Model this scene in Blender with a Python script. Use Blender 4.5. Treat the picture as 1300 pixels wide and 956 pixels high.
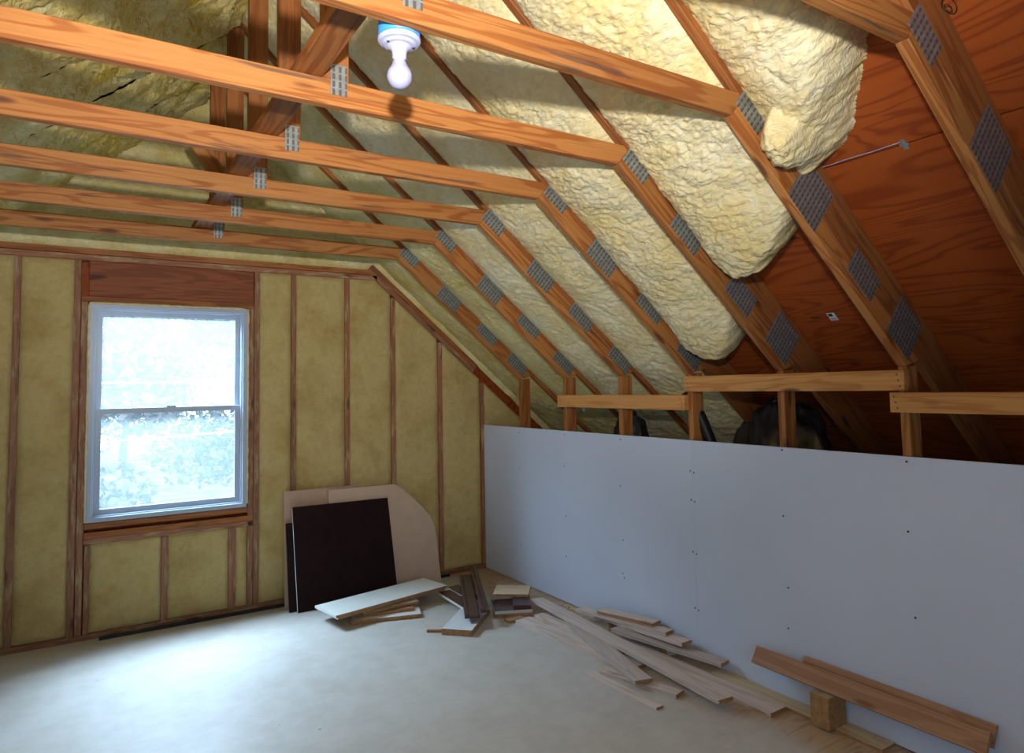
import bpy, bmesh, math, random
import numpy as np
from mathutils import Matrix, Vector

random.seed(7)
scene = bpy.context.scene
for o in list(bpy.data.objects):
    bpy.data.objects.remove(o)
C = scene.collection

# ------------------------------------------------------------------ camera
cam_d = bpy.data.cameras.new('camera')
cam = bpy.data.objects.new('camera', cam_d)
C.objects.link(cam)
F = Vector((0.530, 0.845, 0.0663)).normalized()
R_ = Vector((0.8474, -0.5306, -0.0188))
R_ = (R_ - F * R_.dot(F)).normalized()
U = R_.cross(F)
M = Matrix((R_, U, -F)).transposed().to_4x4()
M.translation = Vector((-2.9704, -5.2453, 1.5569))
cam.matrix_world = M
cam_d.sensor_width = 36.0
cam_d.lens = 36.0 * 862.86 / 1300.0
cam_d.shift_y = -44.5 / 1300.0
cam_d.clip_start = 0.05
scene.camera = cam

# ------------------------------------------------------------------ world and light
scene.view_settings.view_transform = 'Standard'
scene.view_settings.look = 'None'
scene.view_settings.gamma = 1.0
scene.view_settings.exposure = 0.0
scene.view_settings.use_curve_mapping = False

SKY = 4.2
w = bpy.data.worlds.new('overcast_sky')
scene.world = w
w.use_nodes = True
bg = w.node_tree.nodes['Background']
bg.inputs['Color'].default_value = (0.50, 0.75, 1.0, 1)
bg.inputs['Strength'].default_value = SKY

def light(name, kind, loc, target, energy, color, **kw):
    d = bpy.data.lights.new(name, kind)
    d.energy = energy
    d.color = color
    for k, v in kw.items():
        setattr(d, k, v)
    o = bpy.data.objects.new(name, d)
    C.objects.link(o)
    o.location = loc
    o.rotation_euler = (Vector(target) - Vector(loc)).to_track_quat('-Z', 'Y').to_euler()
    return o

# the photographer's flash, a hand above the camera, tipped up to the rafters
light('camera_flash', 'SPOT', (-2.94, -5.15, 1.956), (-2.1, -2.9, 3.6), 420, (1.0, 0.98, 0.97),
      spot_size=math.radians(120), spot_blend=1.0, shadow_soft_size=0.035)
# added area lamp, unseen above the gable window, boosting the sky light through it
light('window_sky_boost', 'AREA', (-3.05, 1.05, 3.2), (-2.5, 0.0, 1.5), 1200, (0.50, 0.74, 1.0),
      shape='RECTANGLE', size=3.4, size_y=1.3)
for nm, loc, tgt, sx, sy in (('gable_window_portal', (-2.47, 0.10, 1.44), (-2.47, -1, 1.44), 0.98, 1.42), ('end_opening_portal', (-2.6, -6.29, 1.11), (-2.6, -5, 1.11), 2.0, 1.02)):
    p = light(nm, 'AREA', loc, tgt, 1, (1, 1, 1), shape='RECTANGLE', size=sx, size_y=sy)
    p.data.cycles.is_portal = True       # guides sky light through the openings

# ------------------------------------------------------------------ measures (metres)
S = 0.6096                       # truss spacing
CX = -2.275                      # truss centre line
A_ = 1.2275                      # half width of the collar, at its underside
H = 2.504                        # collar underside
TH = math.radians(40.37)         # roof slope
ct, st = math.cos(TH), math.sin(TH)
WY = -0.04                       # face of gable studs
NR0, NR1 = 0.089, 0.262          # rafter depth range measured square to the slope
ROOM_Y0 = -6.25

def slope_pt(s, n, y, side=1):
    """s down the slope from the collar corner, n square to it, outward"""
    x = A_ + s * ct + n * st
    z = H - s * st + n * ct
    return (CX + side * x, y, z)

# ------------------------------------------------------------------ noise helpers (numpy)
_rng = np.random.RandomState(3)
_perm = np.concatenate([_rng.permutation(256)] * 3)
_ga = _rng.rand(256) * 2 * np.pi
_gx, _gy = np.cos(_ga), np.sin(_ga)

def perlin(x, y):
    xi = np.floor(x).astype(int); yi = np.floor(y).astype(int)
    xf = x - xi; yf = y - yi
    u = xf * xf * xf * (xf * (xf * 6 - 15) + 10)
    v = yf * yf * yf * (yf * (yf * 6 - 15) + 10)
    def g(ix, iy, dx, dy):
        h = _perm[_perm[ix & 255] + (iy & 255)]
        return _gx[h] * dx + _gy[h] * dy
    a = g(xi, yi, xf, yf); b = g(xi + 1, yi, xf - 1, yf)
    c = g(xi, yi + 1, xf, yf - 1); d = g(xi + 1, yi + 1, xf - 1, yf - 1)
    return (a + u * (b - a)) + v * ((c + u * (d - c)) - (a + u * (b - a)))

def fbm(x, y, o=3):
    r = 0; amp = 1.0
    for i in range(o):
        r = r + amp * perlin(x * 2 ** i + 17.3 * i, y * 2 ** i - 9.1 * i); amp *= 0.5
    return r

def billow(x, y, o=2):
    r = 0; amp = 1.0
    for i in range(o):
        r = r + amp * np.sqrt(np.abs(perlin(x * 2 ** i + 31.7 * i, y * 2 ** i + 5.3 * i)) + 0.002); amp *= 0.5
    return r

def sstep(a, b, x):
    t = np.clip((x - a) / (b - a), 0, 1)
    return t * t * (3 - 2 * t)

# ------------------------------------------------------------------ materials
def nodes(name):
    m = bpy.data.materials.new(name)
    m.use_nodes = True
    nt = m.node_tree
    return m, nt, nt.nodes['Principled BSDF']

def N(nt, t, **kw):
    n = nt.nodes.new(t)
    for k, v in kw.items():
        if k in n.inputs:
            n.inputs[k].default_value = v
        else:
            setattr(n, k, v)
    return n

def ramp(nt, stops, fac=None):
    n = nt.nodes.new('ShaderNodeValToRGB')
    el = n.color_ramp.elements
    while len(el) < len(stops):
        el.new(0.5)
    for e, (p, c) in zip(el, stops):
        e.position = p
        e.color = (*c, 1) if len(c) == 3 else c
    if fac is not None:
        nt.links.new(fac, n.inputs[0])
    return n

def mix(nt, a, b, fac, mode='MIX'):
    n = nt.nodes.new('ShaderNodeMix')
    n.data_type = 'RGBA'; n.blend_type = mode
    for sock, v in ((n.inputs[0], fac), (n.inputs[6], a), (n.inputs[7], b)):
        if isinstance(v, (float, int)):
            sock.default_value = v
        elif isinstance(v, tuple):
            sock.default_value = (*v, 1) if len(v) == 3 else v
        else:
            nt.links.new(v, sock)
    return n.outputs[2]

def obj_coords(nt, scale, rnd=True):
    tc = N(nt, 'ShaderNodeTexCoord')
    mp = N(nt, 'ShaderNodeMapping')
    nt.links.new(tc.outputs['Object'], mp.inputs['Vector'])
    mp.inputs['Scale'].default_value = scale
    if rnd:
        oi = N(nt, 'ShaderNodeObjectInfo')
        ml = N(nt, 'ShaderNodeMath', operation='MULTIPLY')
        ml.inputs[1].default_value = 91.7
        nt.links.new(oi.outputs['Random'], ml.inputs[0])
        cb = N(nt, 'ShaderNodeCombineXYZ')
        for i in range(3):
            nt.links.new(ml.outputs[0], cb.inputs[i])
        nt.links.new(cb.outputs[0], mp.inputs['Location'])
    return mp.outputs[0]

def wood(name, light_c, mid_c, dark_c, rough=0.6, stain=0.0, residue=None, grain=1.0, spec=0.3):
    """lumber with grain along the board's own x axis"""
    m, nt, b = nodes(name)
    L = nt.links.new
    v = obj_coords(nt, (0.55, 7, 7))
    n1 = N(nt, 'ShaderNodeTexNoise', Scale=1.6 * grain, Detail=2.0, Roughness=0.5, Distortion=0.6)
    L(v, n1.inputs['Vector'])
    wv = N(nt, 'ShaderNodeMath', operation='MULTIPLY'); wv.inputs[1].default_value = 46.0
    L(n1.outputs['Fac'], wv.inputs[0])
    sn = N(nt, 'ShaderNodeMath', operation='SINE'); L(wv.outputs[0], sn.inputs[0])
    mr = N(nt, 'ShaderNodeMapRange'); mr.inputs[1].default_value = -1; L(sn.outputs[0], mr.inputs[0])
    r1 = ramp(nt, [(0.0, light_c), (0.62, light_c), (0.9, mid_c), (1.0, mid_c)], mr.outputs[0])
    v2 = obj_coords(nt, (3.0, 110, 110))
    n2 = N(nt, 'ShaderNodeTexNoise', Scale=1.0, Detail=3.0)
    L(v2, n2.inputs['Vector'])
    r2 = ramp(nt, [(0.3, (0.72, 0.72, 0.72)), (0.7, (1.08, 1.08, 1.08))], n2.outputs['Fac'])
    col = mix(nt, r1.outputs[0], r2.outputs[0], 0.7, 'MULTIPLY')
    # broad colour drift
    v3 = obj_coords(nt, (1.4, 5, 5))
    n3 = N(nt, 'ShaderNodeTexNoise', Scale=1.0, Detail=2.0); L(v3, n3.inputs['Vector'])
    r3 = ramp(nt, [(0.35, (0, 0, 0)), (0.72, (1, 1, 1))], n3.outputs['Fac'])
    f3 = N(nt, 'ShaderNodeMath', operation='MULTIPLY'); f3.inputs[1].default_value = 0.45
    L(r3.outputs[0], f3.inputs[0])
    col = mix(nt, col, mid_c, f3.outputs[0])
    # knots
    v4 = obj_coords(nt, (2.3, 9, 9))
    vo = N(nt, 'ShaderNodeTexVoronoi', Scale=1.0); L(v4, vo.inputs['Vector'])
    r4 = ramp(nt, [(0.0, (1, 1, 1)), (0.09, (0.8, 0.8, 0.8)), (0.16, (0, 0, 0))], vo.outputs['Distance'])
    col = mix(nt, col, dark_c, r4.outputs[0])
    if stain:
        v5 = obj_coords(nt, (1.8, 30, 30))
        n5 = N(nt, 'ShaderNodeTexNoise', Scale=1.0, Detail=4.0, Roughness=0.6); L(v5, n5.inputs['Vector'])
        r5 = ramp(nt, [(0.60, (0, 0, 0)), (0.68, (stain,) * 3)], n5.outputs['Fac'])
        col = mix(nt, col, (0.06, 0.04, 0.035), r5.outputs[0])
    if residue:
        v6 = obj_coords(nt, (6, 40, 40))
        n6 = N(nt, 'ShaderNodeTexNoise', Scale=1.0, Detail=4.0, Roughness=0.65); L(v6, n6.inputs['Vector'])
        r6 = ramp(nt, [(0.52, (0, 0, 0)), (0.66, (0.75,) * 3)], n6.outputs['Fac'])
        col = mix(nt, col, residue, r6.outputs[0])
    # board to board difference
    oi = N(nt, 'ShaderNodeObjectInfo')
    hs = N(nt, 'ShaderNodeHueSaturation')
    mv = N(nt, 'ShaderNodeMapRange'); mv.inputs[3].default_value = 0.82; mv.inputs[4].default_value = 1.14
    L(oi.outputs['Random'], mv.inputs[0]); L(mv.outputs[0], hs.inputs['Value'])
    L(col, hs.inputs['Color'])
    L(hs.outputs[0], b.inputs['Base Color'])
    b.inputs['Roughness'].default_value = rough
    b.inputs['Specular IOR Level'].default_value = spec
    bp = N(nt, 'ShaderNodeBump', Strength=0.25, Distance=0.002); L(n2.outputs['Fac'], bp.inputs['Height'])
    L(bp.outputs[0], b.inputs['Normal'])
    return m

def foam_mat(name, white, yellow, shade, bump=0.5, scale=40.0, mixlo=0.35, mixhi=0.7, rough=0.55):
    m, nt, b = nodes(name)
    L = nt.links.new
    v = obj_coords(nt, (1, 1, 1))
    n1 = N(nt, 'ShaderNodeTexNoise', Scale=3.2, Detail=4.0, Roughness=0.6); L(v, n1.inputs['Vector'])
    r1 = ramp(nt, [(mixlo, white), (mixhi, yellow)], n1.outputs['Fac'])
    n2 = N(nt, 'ShaderNodeTexNoise', Scale=22.0, Detail=4.0, Roughness=0.65); L(v, n2.inputs['Vector'])
    r2 = ramp(nt, [(0.25, shade), (0.6, (1, 1, 1))], n2.outputs['Fac'])
    col = mix(nt, r1.outputs[0], r2.outputs[0], 0.55, 'MULTIPLY')
    L(col, b.inputs['Base Color'])
    b.inputs['Roughness'].default_value = rough
    b.inputs['Specular IOR Level'].default_value = 0.35
    v2 = obj_coords(nt, (1.0, 0.5, 1.0))
    vo = N(nt, 'ShaderNodeTexNoise', Scale=scale, Detail=2.0, Roughness=0.5, Distortion=1.1); L(v2, vo.inputs['Vector'])
    bp = N(nt, 'ShaderNodeBump', Strength=bump, Distance=0.02); L(vo.outputs['Fac'], bp.inputs['Height'])
    L(bp.outputs[0], b.inputs['Normal'])
    return m

def plain(name, col, rough=0.5, metal=0.0, noise=0.0, nscale=6.0, spec=0.4, bump=0.0):
    m, nt, b = nodes(name)
    b.inputs['Roughness'].default_value = rough
    b.inputs['Metallic'].default_value = metal
    b.inputs['Specular IOR Level'].default_value = spec
    v = obj_coords(nt, (1, 1, 1))
    n1 = N(nt, 'ShaderNodeTexNoise', Scale=nscale, Detail=4.0)
    nt.links.new(v, n1.inputs['Vector'])
    lo = tuple(c * (1 - noise) for c in col); hi = tuple(min(1, c * (1 + noise)) for c in col)
    r = ramp(nt, [(0.3, lo), (0.7, hi)], n1.outputs['Fac'])
    nt.links.new(r.outputs[0], b.inputs['Base Color'])
    if bump:
        bp = N(nt, 'ShaderNodeBump', Strength=bump, Distance=0.003)
        nt.links.new(n1.outputs['Fac'], bp.inputs['Height'])
        nt.links.new(bp.outputs[0], b.inputs['Normal'])
    return m

MT = {}
MT['lumber'] = wood('framing_lumber', (0.46, 0.19, 0.050), (0.32, 0.10, 0.021), (0.10, 0.03, 0.010), stain=0.7)
MT['lumber_red'] = wood('header_lumber', (0.30, 0.085, 0.026), (0.21, 0.055, 0.017), (0.06, 0.018, 0.008))
MT['lumber_dark'] = wood('rafter_lumber', (0.37, 0.135, 0.034), (0.27, 0.08, 0.018), (0.08, 0.03, 0.012), stain=0.6)
MT['stud'] = wood('sprayed_stud', (0.34, 0.155, 0.075), (0.27, 0.105, 0.05), (0.08, 0.03, 0.015),
                  residue=(0.45, 0.33, 0.18))
MT['nailer'] = wood('nailer_lumber', (0.66, 0.33, 0.10), (0.54, 0.22, 0.06), (0.15, 0.05, 0.02))
MT['flooring'] = wood('ash_flooring', (0.76, 0.64, 0.58), (0.66, 0.52, 0.45), (0.46, 0.30, 0.22), rough=0.45)
MT['flooring_brown'] = wood('oak_offcut', (0.48, 0.27, 0.16), (0.40, 0.20, 0.11), (0.2, 0.09, 0.04), rough=0.5)
MT['ply_edge'] = wood('plywood_offcut', (0.70, 0.58, 0.40), (0.60, 0.46, 0.28), (0.4, 0.26, 0.12))
MT['edge_brown'] = plain('board_edge', (0.36, 0.19, 0.075), 0.7, noise=0.25, nscale=40)
MT['white_board'] = plain('white_laminate', (0.74, 0.74, 0.68), 0.45, noise=0.05)
MT['white_paint'] = None
MT['mdf'] = plain('mdf', (0.50, 0.33, 0.22), 0.75, noise=0.06, nscale=9)
MT['mdf_light'] = plain('mdf_light', (0.58, 0.42, 0.30), 0.75, noise=0.05, nscale=9)
MT['dark_panel'] = plain('wenge_laminate', (0.016, 0.004, 0.004), 0.5, noise=0.2, nscale=14, spec=0.15)
MT['dark_trim'] = wood('mahogany_trim', (0.095, 0.055, 0.065), (0.06, 0.028, 0.033), (0.03, 0.01, 0.01), rough=0.22, spec=0.8)
MT['trim_edge'] = plain('trim_edge', (0.12, 0.03, 0.025), 0.5, noise=0.2)
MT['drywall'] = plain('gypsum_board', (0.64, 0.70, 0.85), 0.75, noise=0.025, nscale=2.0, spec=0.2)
MT['screw'] = plain('screw_head', (0.03, 0.03, 0.035), 0.5, metal=0.6)
MT['vinyl'] = plain('window_vinyl', (0.40, 0.46, 0.54), 0.35, noise=0.02)
MT['black_plastic'] = plain('black_plastic', (0.012, 0.012, 0.016), 0.32, noise=0.3, nscale=9, spec=0.6, bump=0.5)
MT['black_rubber'] = plain('black_metal', (0.014, 0.012, 0.014), 0.45, noise=0.2)
MT['porcelain'] = plain('porcelain', (0.40, 0.40, 0.54), 0.25, noise=0.01, spec=0.6)
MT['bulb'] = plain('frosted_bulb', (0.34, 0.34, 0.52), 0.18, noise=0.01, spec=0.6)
MT['brass'] = plain('bulb_neck', (0.62, 0.62, 0.66), 0.3, metal=0.2, noise=0.05)
MT['blue_box'] = plain('blue_plastic_box', (0.04, 0.27, 0.80), 0.4, noise=0.05)
MT['foam'] = foam_mat('spray_foam_cream', (0.81, 0.73, 0.49), (0.75, 0.60, 0.26), (0.84, 0.72, 0.46))
MT['foam_far'] = foam_mat('spray_foam_yellow', (0.72, 0.64, 0.34), (0.62, 0.48, 0.15), (0.8, 0.7, 0.45))
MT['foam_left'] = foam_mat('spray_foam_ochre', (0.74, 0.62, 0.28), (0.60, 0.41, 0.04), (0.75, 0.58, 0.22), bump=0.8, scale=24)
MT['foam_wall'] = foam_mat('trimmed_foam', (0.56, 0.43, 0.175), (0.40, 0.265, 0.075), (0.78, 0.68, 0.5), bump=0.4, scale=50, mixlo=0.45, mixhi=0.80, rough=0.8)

def metal_plate():
    m, nt, b = nodes('galvanised_gusset')
    L = nt.links.new
    tc = N(nt, 'ShaderNodeTexCoord')
    sp = N(nt, 'ShaderNodeSeparateXYZ'); L(tc.outputs['Object'], sp.inputs[0])
    def cell(sock, freq, duty):
        a = N(nt, 'ShaderNodeMath', operation='MULTIPLY'); a.inputs[1].default_value = freq; L(sock, a.inputs[0])
        f = N(nt, 'ShaderNodeMath', operation='FRACT'); L(a.outputs[0], f.inputs[0])
        g = N(nt, 'ShaderNodeMath', operation='LESS_THAN'); g.inputs[1].default_value = duty; L(f.outputs[0], g.inputs[0])
        return g.outputs[0]
    cx = cell(sp.outputs['X'], 46.0, 0.42); cz = cell(sp.outputs['Z'], 38.0, 0.78)
    mu = N(nt, 'ShaderNodeMath', operation='MULTIPLY'); L(cx, mu.inputs[0]); L(cz, mu.inputs[1])
    n1 = N(nt, 'ShaderNodeTexNoise', Scale=30.0, Detail=3.0); L(tc.outputs['Object'], n1.inputs['Vector'])
    r = ramp(nt, [(0.3, (0.22, 0.235, 0.235)), (0.7, (0.36, 0.385, 0.385))], n1.outputs['Fac'])
    col = mix(nt, r.outputs[0], (0.15, 0.135, 0.11), mu.outputs[0])
    L(col, b.inputs['Base Color'])
    b.inputs['Metallic'].default_value = 0.55
    b.inputs['Roughness'].default_value = 0.45
    bp = N(nt, 'ShaderNodeBump', Strength=0.8, Distance=0.003, invert=True); L(mu.outputs[0], bp.inputs['Height'])
    L(bp.outputs[0], b.inputs['Normal'])
    return m
MT['plate'] = metal_plate()

def plywood():
    m, nt, b = nodes('roof_plywood')
    L = nt.links.new
    v = obj_coords(nt, (5.0, 0.8, 5.0))
    n1 = N(nt, 'ShaderNodeTexNoise', Scale=1.0, Detail=2.0, Distortion=0.7); L(v, n1.inputs['Vector'])
    a = N(nt, 'ShaderNodeMath', operation='MULTIPLY'); a.inputs[1].default_value = 70; L(n1.outputs['Fac'], a.inputs[0])
    s = N(nt, 'ShaderNodeMath', operation='SINE'); L(a.outputs[0], s.inputs[0])
    mr = N(nt, 'ShaderNodeMapRange'); mr.inputs[1].default_value = -1; L(s.outputs[0], mr.inputs[0])
    r = ramp(nt, [(0.0, (0.35, 0.075, 0.011)), (0.7, (0.33, 0.069, 0.010)), (1.0, (0.24, 0.044, 0.007))], mr.outputs[0])
    v2 = obj_coords(nt, (9, 2.2, 9))
    vo = N(nt, 'ShaderNodeTexVoronoi', Scale=0.9); L(v2, vo.inputs['Vector'])
    r2 = ramp(nt, [(0.0, (1, 1, 1)), (0.05, (0.7, 0.7, 0.7)), (0.08, (0, 0, 0))], vo.outputs['Distance'])
    col = mix(nt, r.outputs[0], (0.05, 0.015, 0.008), r2.outputs[0])
    L(col, b.inputs['Base Color'])
    b.inputs['Roughness'].default_value = 0.6
    b.inputs['Specular IOR Level'].default_value = 0.25
    return m
MT['plywood'] = plywood()

def floor_mat():
    m, nt, b = nodes('dusty_subfloor')
    L = nt.links.new
    v = obj_coords(nt, (1.2, 9.0, 1.0), False)
    n1 = N(nt, 'ShaderNodeTexNoise', Scale=0.7, Detail=2.0, Distortion=1.2); L(v, n1.inputs['Vector'])
    a = N(nt, 'ShaderNodeMath', operation='MULTIPLY'); a.inputs[1].default_value = 60; L(n1.outputs['Fac'], a.inputs[0])
    s = N(nt, 'ShaderNodeMath', operation='SINE'); L(a.outputs[0], s.inputs[0])
    mr = N(nt, 'ShaderNodeMapRange'); mr.inputs[1].default_value = -1; L(s.outputs[0], mr.inputs[0])
    ply = ramp(nt, [(0.0, (0.55, 0.40, 0.26)), (0.75, (0.53, 0.37, 0.23)), (1.0, (0.44, 0.27, 0.15))], mr.outputs[0])
    tc = N(nt, 'ShaderNodeTexCoord')
    sp = N(nt, 'ShaderNodeSeparateXYZ'); L(tc.outputs['Object'], sp.inputs[0])
    n2 = N(nt, 'ShaderNodeTexNoise', Scale=1.6, Detail=5.0, Roughness=0.6); L(tc.outputs['Object'], n2.inputs['Vector'])
    # white joint-compound dust, trodden thin along the right wall
    mx = N(nt, 'ShaderNodeMapRange'); mx.inputs[1].default_value = 0.98; mx.inputs[2].default_value = 0.55
    L(sp.outputs['X'], mx.inputs[0])
    ad = N(nt, 'ShaderNodeMath', operation='ADD'); L(mx.outputs[0], ad.inputs[0]); L(n2.outputs['Fac'], ad.inputs[1])
    rd = ramp(nt, [(0.62, (0, 0, 0)), (1.0, (0.88,) * 3)], ad.outputs[0])
    n3 = N(nt, 'ShaderNodeTexNoise', Scale=7.0, Detail=6.0, Roughness=0.7); L(tc.outputs['Object'], n3.inputs['Vector'])
    dust = ramp(nt, [(0.3, (0.55, 0.52, 0.47)), (0.6, (0.64, 0.62, 0.58))], n3.outputs['Fac'])
    col = mix(nt, ply.outputs[0], dust.outputs[0], rd.outputs[0])
    vo = N(nt, 'ShaderNodeTexVoronoi', Scale=4.5); L(tc.outputs['Object'], vo.inputs['Vector'])
    rs = ramp(nt, [(0.0, (1, 1, 1)), (0.022, (0.8,) * 3), (0.032, (0, 0, 0))], vo.outputs['Distance'])
    col = mix(nt, col, (0.16, 0.12, 0.09), rs.outputs[0])
    L(col, b.inputs['Base Color'])
    b.inputs['Roughness'].default_value = 0.42
    b.inputs['Specular IOR Level'].default_value = 0.35
    return m
MT['floor'] = floor_mat()

def spotted_white():
    m, nt, b = nodes('spattered_white_paint')
    L = nt.links.new
    v = obj_coords(nt, (1, 1, 1))
    n1 = N(nt, 'ShaderNodeTexNoise', Scale=38.0, Detail=5.0, Roughness=0.7); L(v, n1.inputs['Vector'])
    r = ramp(nt, [(0.0, (0.05, 0.06, 0.07)), (0.33, (0.12, 0.13, 0.14)), (0.39, (0.74, 0.77, 0.79)), (1, (0.78, 0.80, 0.82))], n1.outputs['Fac'])
    L(r.outputs[0], b.inputs['Base Color'])
    b.inputs['Roughness'].default_value = 0.5
    return m
MT['white_paint'] = spotted_white()

def glass_mat():
    m = bpy.data.materials.new('glow_veil_glass')
    m.use_nodes = True
    nt = m.node_tree
    nt.nodes.clear()
    L = nt.links.new
    out = N(nt, 'ShaderNodeOutputMaterial')
    tr = N(nt, 'ShaderNodeBsdfTransparent')
    tl = N(nt, 'ShaderNodeBsdfTranslucent'); tl.inputs[0].default_value = (0.85, 0.93, 1.0, 1)
    gl = N(nt, 'ShaderNodeBsdfGlossy'); gl.inputs['Roughness'].default_value = 0.02
    m1 = N(nt, 'ShaderNodeMixShader'); m1.inputs[0].default_value = 0.062  # translucent share puts a glowing veil on the panes, imitating an overexposed view
    L(tr.outputs[0], m1.inputs[1]); L(tl.outputs[0], m1.inputs[2])
    m2 = N(nt, 'ShaderNodeMixShader'); m2.inputs[0].default_value = 0.02
    L(m1.outputs[0], m2.inputs[1]); L(gl.outputs[0], m2.inputs[2])
    L(m2.outputs[0], out.inputs[0])
    return m
MT['glass'] = glass_mat()
MT['leaf'] = plain('leaf', (0.27, 0.28, 0.26), 0.6, noise=0.35, nscale=3)
MT['bark'] = plain('bark', (0.16, 0.14, 0.12), 0.8, noise=0.3, nscale=12)
MT['grass'] = plain('gravel_yard', (0.20, 0.195, 0.19), 0.9, noise=0.35, nscale=0.8)
MT['cable'] = plain('white_cable', (0.8, 0.8, 0.8), 0.5)
MT['sticker'] = plain('paper_sticker', (0.70, 0.70, 0.74), 0.6, noise=0.02)
MT['ink'] = plain('sticker_ink', (0.03, 0.03, 0.07), 0.6)

# ------------------------------------------------------------------ object helpers
def tag(o, label=None, cat=None, group=None, kind=None):
    if label: o['label'] = label
    if cat: o['category'] = cat
    if group: o['group'] = group
    if kind: o['kind'] = kind
    return o

def link(name, me, mat, parent=None, mw=None):
    o = bpy.data.objects.new(name, me)
    C.objects.link(o)
    if mat is not None and not me.materials:
        for mm in (mat if isinstance(mat, (list, tuple)) else [mat]):
            me.materials.append(mm)
    if parent is not None:
        o.parent = parent
        o.matrix_parent_inverse = Matrix.Translation(-parent.location)
    if mw is not None:
        o.matrix_basis = mw
    return o

def empty(name, loc=(0, 0, 0)):
    o = bpy.data.objects.new(name, None)
    C.objects.link(o)
    o.location = loc
    o.empty_display_size = 0.1
    return o

def prism_mesh(poly, th, bevel=0.002, axis='y'):
    """polygon in local x-z, extruded along y by th (centred)"""
    bm = bmesh.new()
    f0 = [bm.verts.new((x, -th / 2, z)) for x, z in poly]
    f1 = [bm.verts.new((x, th / 2, z)) for x, z in poly]
    bm.faces.new(f0)
    bm.faces.new(f1[::-1])
    n = len(poly)
    for i in range(n):
        bm.faces.new((f0[i], f1[i], f1[(i + 1) % n], f0[(i + 1) % n]))
    bmesh.ops.recalc_face_normals(bm, faces=bm.faces)
    if bevel:
        bmesh.ops.bevel(bm, geom=list(bm.edges), offset=bevel, segments=1, affect='EDGES')
    me = bpy.data.meshes.new('prism')
    bm.to_mesh(me); bm.free()
    return me

_boxes = {}
def box_mesh(l, wd, t, bevel=0.002):
    k = (round(l, 4), round(wd, 4), round(t, 4), bevel)
    return prism_mesh([(-l / 2, -t / 2), (l / 2, -t / 2), (l / 2, t / 2), (-l / 2, t / 2)], wd, bevel)

def frame_mat(c, xd, zd):
    xd = Vector(xd).normalized()
    zd = Vector(zd)
    zd = (zd - xd * zd.dot(xd)).normalized()
    yd = zd.cross(xd)
    m = Matrix((xd, yd, zd)).transposed().to_4x4()
    m.translation = Vector(c)
    return m

def beam(name, p0, p1, up, wd, t, mat, parent=None, bevel=0.002):
    """board from p0 to p1; t along 'up', wd across; p0,p1 on the centre line"""
    p0, p1 = Vector(p0), Vector(p1)
    me = box_mesh((p1 - p0).length, wd, t, bevel)
    return link(name, me, mat, parent, frame_mat((p0 + p1) / 2, p1 - p0, up))

def abox(name, x0, x1, y0, y1, z0, z1, mat, parent=None, bevel=0.002, along=None):
    """axis-aligned board, grain along its longest side"""
    d = (x1 - x0, y1 - y0, z1 - z0)
    c = ((x0 + x1) / 2, (y0 + y1) / 2, (z0 + z1) / 2)
    k = along if along is not None else d.index(max(d))
    if k == 0:
        me, mw = box_mesh(d[0], d[1], d[2], bevel), frame_mat(c, (1, 0, 0), (0, 0, 1))
    elif k == 1:
        me, mw = box_mesh(d[1], d[0], d[2], bevel), frame_mat(c, (0, 1, 0), (0, 0, 1))
    else:
        me, mw = box_mesh(d[2], d[1], d[0], bevel), frame_mat(c, (0, 0, 1), (-1, 0, 0))
    return link(name, me, mat, parent, mw)

def grid_obj(name, P, mat, parent=None, keep=None, origin=None):
    """P: (nu, nv, 3) array of points -> smooth grid mesh"""
    nu, nv, _ = P.shape
    idx = np.arange(nu * nv).reshape(nu, nv)
    q = np.stack([idx[:-1, :-1], idx[1:, :-1], idx[1:, 1:], idx[:-1, 1:]], -1).reshape(-1, 4)
    if keep is not None:
        k = keep
        kk = (k[:-1, :-1] | k[1:, :-1] | k[1:, 1:] | k[:-1, 1:]).reshape(-1)
        q = q[kk]
        used = np.zeros(nu * nv, bool); used[q.ravel()] = True
        remap = np.cumsum(used) - 1
        pts = P.reshape(-1, 3)[used]; q = remap[q]
    else:
        pts = P.reshape(-1, 3)
    c = pts.mean(0)
    me = bpy.data.meshes.new(name)
    me.vertices.add(len(pts)); me.vertices.foreach_set('co', (pts - c).astype(np.float32).ravel())
    me.loops.add(len(q) * 4); me.loops.foreach_set('vertex_index', q.astype(np.int32).ravel())
    me.polygons.add(len(q))
    me.polygons.foreach_set('loop_start', (np.arange(len(q)) * 4).astype(np.int32))
    me.polygons.foreach_set('loop_total', np.full(len(q), 4, np.int32))
    me.update(calc_edges=True)
    me.polygons.foreach_set('use_smooth', np.ones(len(q), bool))
    me.validate()
    return link(name, me, mat, parent, Matrix.Translation(Vector(c)))

def lathe_mesh(profile, seg=32):
    bm = bmesh.new()
    rings = []
    for r, z in profile:
        if r < 1e-6:
            rings.append([bm.verts.new((0, 0, z))])
        else:
            rings.append([bm.verts.new((r * math.cos(2 * math.pi * i / seg), r * math.sin(2 * math.pi * i / seg), z)) for i in range(seg)])
    for a, b in zip(rings[:-1], rings[1:]):
        for i in range(seg):
            j = (i + 1) % seg
            if len(a) == 1 and len(b) == 1:
                continue
            if len(a) == 1:
                bm.faces.new((a[0], b[j], b[i]))
            elif len(b) == 1:
                bm.faces.new((a[i], a[j], b[0]))
            else:
                bm.faces.new((a[i], a[j], b[j], b[i]))
    bmesh.ops.recalc_face_normals(bm, faces=bm.faces)
    for f in bm.faces:
        f.smooth = True
    me = bpy.data.meshes.new('lathe')
    bm.to_mesh(me); bm.free()
    return me

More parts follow.
